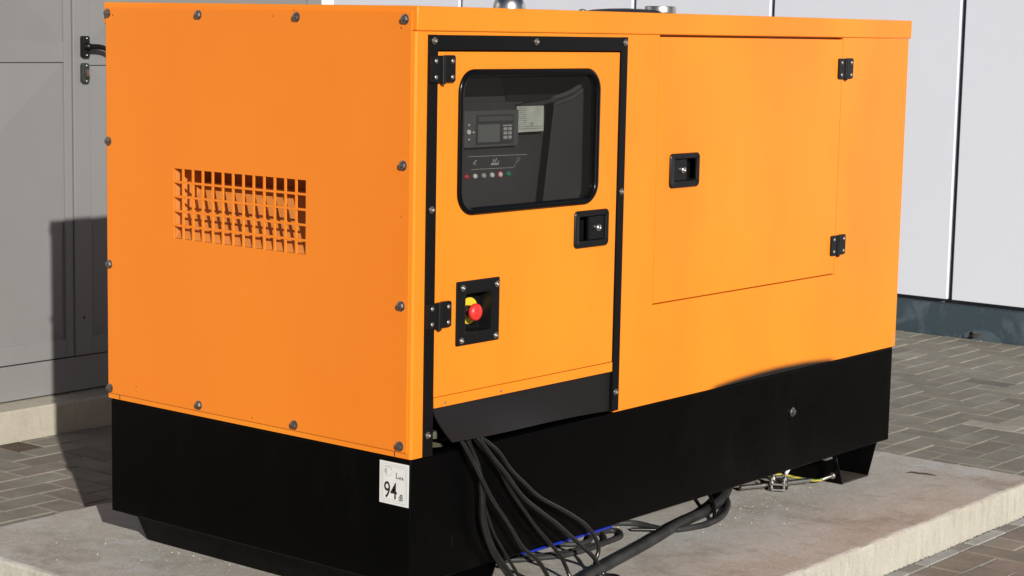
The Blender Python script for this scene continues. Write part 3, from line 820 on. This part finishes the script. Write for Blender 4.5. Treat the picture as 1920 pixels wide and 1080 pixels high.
def text(name, s, size, parent, mat, org, rot, sx=1.0, ext=.0002, spacing=1.0, bold=0.0):
    cu = bpy.data.curves.new('t', 'FONT'); cu.body = s; cu.size = size; cu.extrude = ext; cu.space_character = spacing; cu.offset = bold
    t = bpy.data.objects.new('t', cu); COL.objects.link(t)
    dg = bpy.context.evaluated_depsgraph_get(); dg.update()
    me = bpy.data.meshes.new_from_object(t.evaluated_get(dg)); bpy.data.objects.remove(t); bpy.data.curves.remove(cu)
    me.name = name
    me.transform(Matrix.Diagonal((sx, 1, 1, 1))); me.transform(rot); me.materials.clear(); me.materials.append(mat)
    return _link(name, me, parent, org)
RY = Matrix(((1, 0, 0, 0), (0, 0, -1, 0), (0, 1, 0, 0), (0, 0, 0, 1)))       # reads on the long side (facing -y)
RX = Matrix(((0, 0, -1, 0), (-1, 0, 0, 0), (0, 1, 0, 0), (0, 0, 0, 1)))      # reads on the end (facing -x)
text('print', 'CE', .0105, DP, M['ink'], (.543, .0982, .7605), RY)

# shapes put in for the pane's reflection: dark area above, curved arc, post
obj('reflection_dark', prism(BM(), [(.470, .812), (.62, .824), (.700, .834), (.765, .868), (.800, .915), (.830, .930), (.830, .975), (.430, .975)], 'y', .112, .1178), M['void'], GEN)
bm = BM(); tube(bm, [(.600, .110, .815), (.640, .110, .818), (.700, .110, .828), (.750, .110, .845), (.785, .110, .872), (.803, .110, .905)], .0110, 12, 6)
tube(bm, [(.600, .110, .797), (.640, .110, .799), (.710, .110, .808), (.764, .110, .827), (.806, .110, .864)], .0075, 12, 6)
bm.free(); bm = BM(); top_ = [(.585, .829), (.593, .831), (.610, .834), (.640, .840), (.673, .850), (.705, .866), (.728, .887), (.742, .915), (.748, .95)]
tube(bm, [(u, .0585, v) for u, v in top_], .0065, 10, 4); tube(bm, [(u + .004, .0595, v - .016) for u, v in top_[1:]], .0038, 10, 4)
obj('inner_cover', prism(BM(), [(.545, .50), (.90, .50), (.90, .96), (.752, .96)] + [(u, v) for u, v in reversed(top_[1:])] + [(.592, .80)], 'y', .0600, .0625, .0008), M['cabinet'], GEN)  # curved top edge shaped after the reflected arc
obj('reflection_arc', bm, M['arc_grey'], GEN, angle=60)

# ---- base frame
base = obj('base_frame', bx(.006, L - .007, .006, W - .006, -.3115, -.0035, bev=.0045, seg=3), M['black'], GEN)
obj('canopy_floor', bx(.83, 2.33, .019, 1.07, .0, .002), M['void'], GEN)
# hollow skid feet: two slanted plates each, open at the front
def foot(xo_t, xo_b, xi_t, xi_b):
    bm = BM(); th = .005
    for t, b_, s in ((xo_t, xo_b, -1 if xo_t < xi_t else 1), (xi_t, xi_b, 1 if xo_t < xi_t else -1)):
        q = [(t, -.3112), (t - s * th, -.3112), (b_ - s * th, -.4148), (b_, -.4148)]
        a_ = [bm.verts.new((x, .012, z)) for x, z in q]; c_ = [bm.verts.new((x, 1.085, z)) for x, z in q]
        for i in range(4): bm.faces.new((a_[i], a_[(i + 1) % 4], c_[(i + 1) % 4], c_[i]))
        bm.faces.new(a_); bm.faces.new(c_)
    lo, hi = sorted((xo_t, xi_t)); lb, hb = sorted((xo_b, xi_b))
    prism(bm, [(lo + .006, -.3114), (hi - .006, -.3114), (hb - .006, -.4146), (lb + .006, -.4146)], 'y', .62, .626)
    return bm
obj('foot_shade', bx(2.066, 2.219, .012, 1.08, -.4149, -.4105), M['shade_brown'], GEN)  # added plate, coloured brown to stand for shaded slab inside the foot
FT = obj('skid_foot', foot(2.276, 2.2255, 2.011, 2.0585), M['black'], GEN)
obj('skid_foot', foot(.075, .1255, .340, .2925), M['black'], GEN)
# slip of bright scuffed metal on the foot's top flange, earth stud
obj('earth_stud', hexbolt((2.040, .0357, -.3865), 'x', -1, .0085), M['zinc'], FT)
obj('weld_tab', bx(1.945, 1.985, .008, .022, -.3185, -.3118, bev=.001), M['zinc'], GEN)
bm = BM(); box(bm, .44, .815, .0045, .018, -.3172, -.3117, bev=.0012)
obj('edge_strip', bm, M['blue'], GEN)['label'] = 'blue strip under the black base edge'
pl = obj('drain_plug', hexbolt((1.726, .0058, -.132), 'y', -1, .0115), M['steel_dark'], base)

# noise label
NL = obj('noise_label', bx(.0049, .0059, .0095, .1025, -.1175, -.0155), M['white'], GEN)
bm = BM()
for ins, w in ((.0055, .0006), (.0105, .0006)):
    ring(bm, rrect(.0095 + ins, .1025 - ins, -.1175 + ins, -.0155 - ins, .006, 5), rrect(.0095 + ins + w, .1025 - ins - w, -.1175 + ins + w, -.0155 - ins - w, .0055, 5), 'x', .0046, .0049)
obj('label_border', bm, M['ink_grey'], NL, smooth=False)
bm = BM(); c = (.0745, -.0385)
def arc(bm, c, r, a0, a1, w, n=20, ry=1.0):
    P = [(c[0] + r * math.cos(a0 + (a1 - a0) * i / n), c[1] + r * ry * math.sin(a0 + (a1 - a0) * i / n)) for i in range(n + 1)]
    Q = [(c[0] + (r - w) * math.cos(a0 + (a1 - a0) * i / n), c[1] + (r - w) * ry * math.sin(a0 + (a1 - a0) * i / n)) for i in range(n + 1)]
    for i in range(n): quad(bm, (.0047, *P[i]), (.0047, *P[i + 1]), (.0047, *Q[i + 1]), (.0047, *Q[i]))
arc(bm, c, .0135, 0, 2 * PI, .0008, 8); arc(bm, c, .0105, -1.3, 2.9, .0007); arc(bm, (c[0] + .003, c[1]), .0062, -2.0, 2.0 - PI * .0, .0010); arc(bm, (c[0] + .006, c[1]), .0032, 0, 2 * PI, .0012, 12)
obj('noise_symbol', bm, M['ink_grey'], NL, smooth=False)
text('lettering', 'L', .0205, NL, M['ink'], (.0047, .0510, -.0530), RX, .9)
text('lettering', 'WA', .0110, NL, M['ink'], (.0047, .0415, -.0545), RX, .85)
text('lettering', '94', .0565, NL, M['ink'], (.0047, .0885, -.1030), RX, .76, bold=.0003)
text('lettering', 'dB', .0225, NL, M['ink'], (.0047, .0410, -.1045), RX, .60, spacing=.92)

# roof fittings
obj('exhaust_dome', lathe(BM(), (.698, .30, 1.0495), 'z', [(.050, 0), (.050, .003), (.043, .0045), (.0425, .012), (.039, .024), (.031, .035), (.018, .043), (.004, .0455)], 36), M['chrome'], GEN, angle=60)
obj('radiator_cover', lathe(BM(), (1.455, .47, 1.0495), 'z', [(.135, 0), (.133, .006), (.100, .0125), (.05, .0165), (.002, .018)], 48), M['black_trim'], GEN, angle=60)
obj('filler_cap', lathe(BM(), (1.533, .40, 1.0495), 'z', [(.047, 0), (.047, .022), (.0455, .0255), (.040, .0265), (.001, .0265)], 36), M['alu_cap'], GEN)
obj('roof_stud', lathe(BM(), (1.016, .30, 1.0495), 'z', [(.011, 0), (.011, .006), (.005, .009)], 14), M['steel_dark'], GEN)

# ------------------------------------------------------------------ cables
def cable(name, pts, r, label, mat='cable', group='black cables hanging from the flap', cat='cable', radii=None, n=12):
    pts = [Vector(p) for p in pts]
    o = obj(name, tube(BM(), pts, r, n, 8, radii), M[mat], None, org=(pts[-1].x, pts[-1].y, -.415), angle=60)
    return tag(o, label, cat, group)
Y = -.034
def down(P, y0=-.020, yend=-.036):
    n = len(P); return [(x, y0 + (yend - y0) * min(1, i / 2.5), z) for i, (x, z) in enumerate(P)]
def sl(x, y, r): return (x, y, -.4145 + r)
cable('power_cable', [(.150, .05, .012), (.150, .0, .034)] + down([(.150, .028), (.181, -.021), (.216, -.081), (.251, -.135), (.310, -.202), (.369, -.273), (.430, -.318), (.471, -.366)], -.024, -.044) + [sl(.497, -.045, .006), sl(.50, -.09, .006), sl(.46, -.18, .006)],
      .0058, 'black cable hanging second from left, bending right halfway down')
cable('power_cable', [(.19, .05, .012), (.182, .0, .034)] + down([(.182, .029), (.205, -.012), (.218, -.050), (.229, -.107), (.236, -.180), (.260, -.240), (.294, -.289), (.342, -.343)], -.012, -.026) + [sl(.375, -.04, .011), sl(.39, -.11, .011), sl(.36, -.20, .011)],
      .010, 'thickest black cable hanging at the far left of the bundle', radii=lambda t: .0056 + .0046 * min(1, max(0, (t - .30) / .18)))
cable('power_cable', [(.205, .05, .012), (.204, .0, .034)] + down([(.213, .022), (.254, -.025), (.307, -.082), (.365, -.144), (.439, -.196), (.512, -.244), (.588, -.300), (.668, -.360)], -.026, -.044) + [sl(.700, -.052, .006), sl(.700, -.10, .006), sl(.64, -.18, .006)],
      .0060, 'black cable hanging second from right, crossing the loop at its foot')
cable('power_cable', [(.222, .05, .010), (.222, .0, .034)] + down([(.228, .020), (.282, -.019), (.329, -.071), (.388, -.119), (.448, -.163), (.560, -.221), (.639, -.268), (.685, -.312), (.702, -.347), (.690, -.375)], -.028, -.034) + [(.672, -.045, -.398), sl(.655, -.07, .006), sl(.60, -.12, .006)],
      .0058, 'rightmost hanging black cable, sweeping out wide then curling back')
cable('power_cable', [(.212, .05, .006), (.212, .0, .030)] + down([(.220, .013), (.294, -.061), (.340, -.122), (.372, -.160), (.402, -.192), (.451, -.243), (.507, -.293), (.553, -.337), (.576, -.368)], -.016, -.022) + [(.584, -.030, -.394), sl(.580, -.050, .0055), sl(.55, -.12, .0055)],
      .0054, 'middle hanging black cable, leaving the bundle beneath the upper two')
cable('thin_cable', [(.196, .05, .010), (.195, .0, .030)] + down([(.195, .022), (.232, -.069), (.245, -.130), (.263, -.178), (.286, -.224), (.320, -.270), (.36, -.320)], -.012, -.018) + [(.40, -.02, -.37), sl(.42, -.05, .005), sl(.40, -.12, .005)],
      .0042, 'thin black cable hanging behind the thickest one')
cable('conduit', [sl(x, y, .0150) for x, y in ((.30, -.19), (.46, -.115), (.627, -.058), (.76, -.028), (.885, -.003), (1.00, .020), (1.108, .045), (1.215, .070), (1.322, .088), (1.400, .098), (1.467, .116), (1.56, .145), (1.68, .20), (1.8, .27), (1.95, .34))],
      .0150, 'thick dark grey conduit snaking along the slab in front of the base', 'conduit', None, 'conduit', n=18)
cable('ground_cable', [sl(x, y, .008) for x, y in ((.42, .50), (.54, .30), (.633, .200), (.694, .163), (.766, .128), (.859, .118), (.946, .123), (1.018, .129), (1.050, .146), (1.072, .175), (1.052, .196), (.99, .20), (.92, .165), (.86, .19), (.80, .30))],
      .0080, 'black cable lying on the slab in a loop below the blue strip', 'conduit', None)
cable('ground_cable', [sl(x, y, .0065) for x, y in ((.50, .36), (.62, .235), (.70, .188), (.79, .150), (.88, .140), (.97, .142), (1.08, .26), (1.15, .36))],
      .0065, 'thin dark cable lying just behind the looped one on the slab', 'conduit', None)
cable('ground_cable', [sl(x, y, .009) for x, y in ((1.02, .40), (1.09, .29), (1.150, .219), (1.176, .177), (1.173, .119), (1.178, .078), (1.225, .046), (1.316, .030), (1.400, .042), (1.480, .074), (1.579, .131), (1.65, .20), (1.70, .30))],
      .0090, 'dark grey cable curling out in front of the thick conduit', 'conduit', None)
cable('ground_cable', [(1.60, .30, -.400), (1.585, .225, -.380), (1.507, .150, -.375), (1.440, .092, -.382), (1.39, .055, -.397), sl(1.340, .030, .006), sl(1.27, .034, .006), sl(1.20, .07, .006), sl(1.12, .16, .006)],
      .0060, 'thin black cable arching over the thick conduit', 'cable', None)

# earth wire from the clamp to the stud on the foot
cable('earth_wire', [(1.905, .215, -.392), (1.925, .185, -.388), (1.945, .160, -.388), (1.965, .120, -.395), (1.980, .085, -.399), (1.998, .060, -.398), (2.012, .048, -.392)],
      .0042, 'yellow and green earth wire running from the clamp to the foot', 'wire', None, 'wire')
cable('wire_lug', [(2.006, .052, -.395), (2.018, .044, -.390), (2.030, .037, -.3870)], .0055, 'silver crimp lug on the end of the yellow and green wire', 'zinc', None, 'wire lug')
cable('wire_stub', [(1.925, .150, -.396), (1.938, .146, -.380), (1.955, .146, -.368), (1.975, .150, -.362)], .0052, 'short cream wire end poking up from the ground clamp', 'btn_white', None, 'wire')
CL = thing('ground_clamp', (1.86, .13, -.415), 'galvanised cross clamp with bolts lying on the slab by the wire', 'clamp')
bm = BM(); pts = [(-.045, -.030), (.035, -.030), (.045, -.018), (.045, .030), (-.035, .030), (-.045, .018)]
ca, sa = math.cos(.5), math.sin(.5)
def rotp(u, v): return (1.86 + u * ca - v * sa, .125 + u * sa + v * ca)
prism(bm, [rotp(*q) for q in pts], 'z', -.404, -.409, .0008)
obj('lower_plate', bm, M['steel_dark'], CL)
bm = BM(); prism(bm, [rotp(u * .95 + .004, v * .95) for u, v in pts], 'z', -.388, -.393, .0008)
obj('upper_plate', bm, M['steel_dark'], CL)
for u, v in ((-.034, -.018), (.030, -.018), (-.026, .020), (.034, .018)):
    q = rotp(u, v); bm = BM()
    lathe(bm, (q[0], q[1], -.414), 'z', [(.0045, 0), (.0045, .022), (.0088, .0262), (.0088, .0335), (.0070, .0350), (.0045, .0352), (.0045, .043), (.003, .045)], 12)
    obj('bolt', bm, M['zinc'], CL)
obj('ground_rod', tube(BM(), [(1.74, .19, -.399), (1.98, .085, -.399)], .0075, 12, 1), M['zinc'], CL)

# ------------------------------------------------------------------ small litter
tw = tube(BM(), [(2.352, -.060, -.4128), (2.362, -.076, -.4105), (2.367, -.095, -.412), (2.374, -.120, -.4105), (2.380, -.152, -.4128)], .003, 8, 5, lambda t: .0008 + .0019 * math.sin(PI * min(1, max(.02, t))) )
tag(obj('twig', tw, M['twig'], None, org=(2.365, -.10, -.4145), angle=60), 'thin dark twig lying on the right end of the slab', 'twig')
bm = BM(); c = Vector((5.735, 1.352, GZ + .004)); pr = None
n = 10; ctr = [bm.verts.new(c + Vector((0, math.cos(2 * PI * i / n) * .036 * (1 if i % 2 else .72), .014 + math.sin(2 * PI * i / n) * .014 + .006 * (i % 3))) + Vector((math.sin(i * 1.7) * .014, 0, 0))) for i in range(n)]
cc = bm.verts.new(c + Vector((-.012, 0, .016)))
for i in range(n): bm.faces.new((ctr[i], ctr[(i + 1) % n], cc))
o = obj('dry_leaf', bm, M['leaf'], None, org=(5.735, 1.352, GZ), angle=20)
tag(o, 'curled dark red dry leaf against the slate base of the clad building', 'leaf')
# grit and crumbs on the slab
def grit(bm, n, fx, fy, s0, s1, rs):
    rnd = random.Random(rs)
    for _ in range(n):
        x, y = fx(rnd), fy(rnd)
        if not (-.25 < x < 2.58 and -.40 < y < 1.49): continue
        s = rnd.uniform(s0, s1); a = rnd.uniform(0, PI); ca, sa = math.cos(a), math.sin(a)
        P = []
        for u, v, w in ((-1, -.6, 0), (1, -.5, 0), (.8, .6, 0), (-.9, .5, 0), (.1, .0, .9)):
            u *= s * rnd.uniform(.7, 1.3); v *= s * rnd.uniform(.7, 1.2); P.append(bm.verts.new((x + u * ca - v * sa, y + u * sa + v * ca, -.4152 + w * s)))
        for i in range(4): bm.faces.new((P[i], P[(i + 1) % 4], P[4]))
        bm.faces.new(P[:4])
bm = BM()
grit(bm, 90, lambda r: r.gauss(.02, .10), lambda r: r.gauss(.80, .22), .0010, .0032, 1)
grit(bm, 120, lambda r: r.gauss(1.62, .22), lambda r: r.gauss(.06, .055), .0010, .0034, 2)
grit(bm, 70, lambda r: r.uniform(.6, 1.3), lambda r: r.gauss(.20, .05), .0010, .0035, 3)
grit(bm, 160, lambda r: r.uniform(-.2, 2.5), lambda r: r.gauss(-.15, .15), .0007, .0018, 4)
grit(bm, 110, lambda r: r.uniform(-.24, .2), lambda r: r.uniform(.3, 1.45), .0007, .0018, 5)
tag(obj('grit', bm, simple('grit_stone', (0.42, 0.37, 0.28), .8, var=.4, vscale=40), None, org=(1, .2, -.4152), smooth=False),
    'pale grit and crumbs scattered on the slab', 'grit', kind='stuff')
# dry dirt in the joint along the plinth front
bm = BM(); rnd = random.Random(9)
for _ in range(260):
    x = rnd.uniform(.8, 2.6); y = -.4195 + rnd.uniform(-.003, .002); s = rnd.uniform(.001, .0028)
    P = [bm.verts.new((x + rnd.uniform(-s, s) * 1.6, y + rnd.uniform(-s, s), GZ + rnd.uniform(-.001, s))) for _ in range(5)]
    bmesh.ops.convex_hull(bm, input=P)
tag(obj('joint_dirt', bm, simple('dirt', (0.05, 0.04, 0.03), .95, spec=.1), None, org=(1.7, -.42, GZ), smooth=False), 'dark dirt caught in the joint along the slab front', 'dirt', kind='stuff')

# ------------------------------------------------------------------ camera
cam = bpy.data.cameras.new('camera'); co = bpy.data.objects.new('camera', cam); COL.objects.link(co); sc.camera = co
cam.sensor_width = 36; cam.lens = 3660.586 / 1920 * 36; cam.clip_start = .05; cam.clip_end = 2000
cam.shift_x = -.0001; cam.shift_y = (535.71 - 540) / 1920
r_, u_, f_ = Vector((0.632417, -0.774383, 0.019461)), Vector((0.089911, 0.098334, 0.991084)), Vector((0.769392, 0.625029, -0.131813))
mw = Matrix.Identity(4)
for i in range(3): mw[i][0] = r_[i]; mw[i][1] = u_[i]; mw[i][2] = -f_[i]
mw.translation = Vector((-3.31821, -2.99035, 1.00832 + ZO)); co.matrix_world = mw

# ------------------------------------------------------------------ light
EL, AZ = math.radians(20.3), math.radians(56.4)        # direction the light travels, measured from +x
d = Vector((math.cos(EL) * math.cos(AZ), math.cos(EL) * math.sin(AZ), -math.sin(EL)))
sun = bpy.data.lights.new('sun', 'SUN'); so = bpy.data.objects.new('sun', sun); COL.objects.link(so)
sun.energy = 5.0; sun.angle = math.radians(.53); sun.color = (1.0, .955, .885)
so.rotation_euler = d.to_track_quat('-Z', 'Y').to_euler(); so.location = (-6, -8, 6)
w = bpy.data.worlds.new('World'); sc.world = w; w.use_nodes = True; nt = w.node_tree
sky = nt.nodes.new('ShaderNodeTexSky'); sky.sky_type = 'NISHITA'; sky.sun_disc = False
sky.sun_elevation = EL
sx, sy = -d.x, -d.y
sky.sun_rotation = math.atan2(sx, sy)
sky.air_density = 0.7; sky.dust_density = 0.6
nt.links.new(sky.outputs[0], nt.nodes['Background'].inputs[0]); nt.nodes['Background'].inputs[1].default_value = .05

sc.view_settings.view_transform = 'Standard'; sc.view_settings.look = 'None'
sc.view_settings.exposure = 0.05; sc.view_settings.gamma = 1.0
sc.cycles.max_bounces = 8; sc.cycles.diffuse_bounces = 4; sc.cycles.transparent_max_bounces = 12
sc.cycles.use_denoising = True
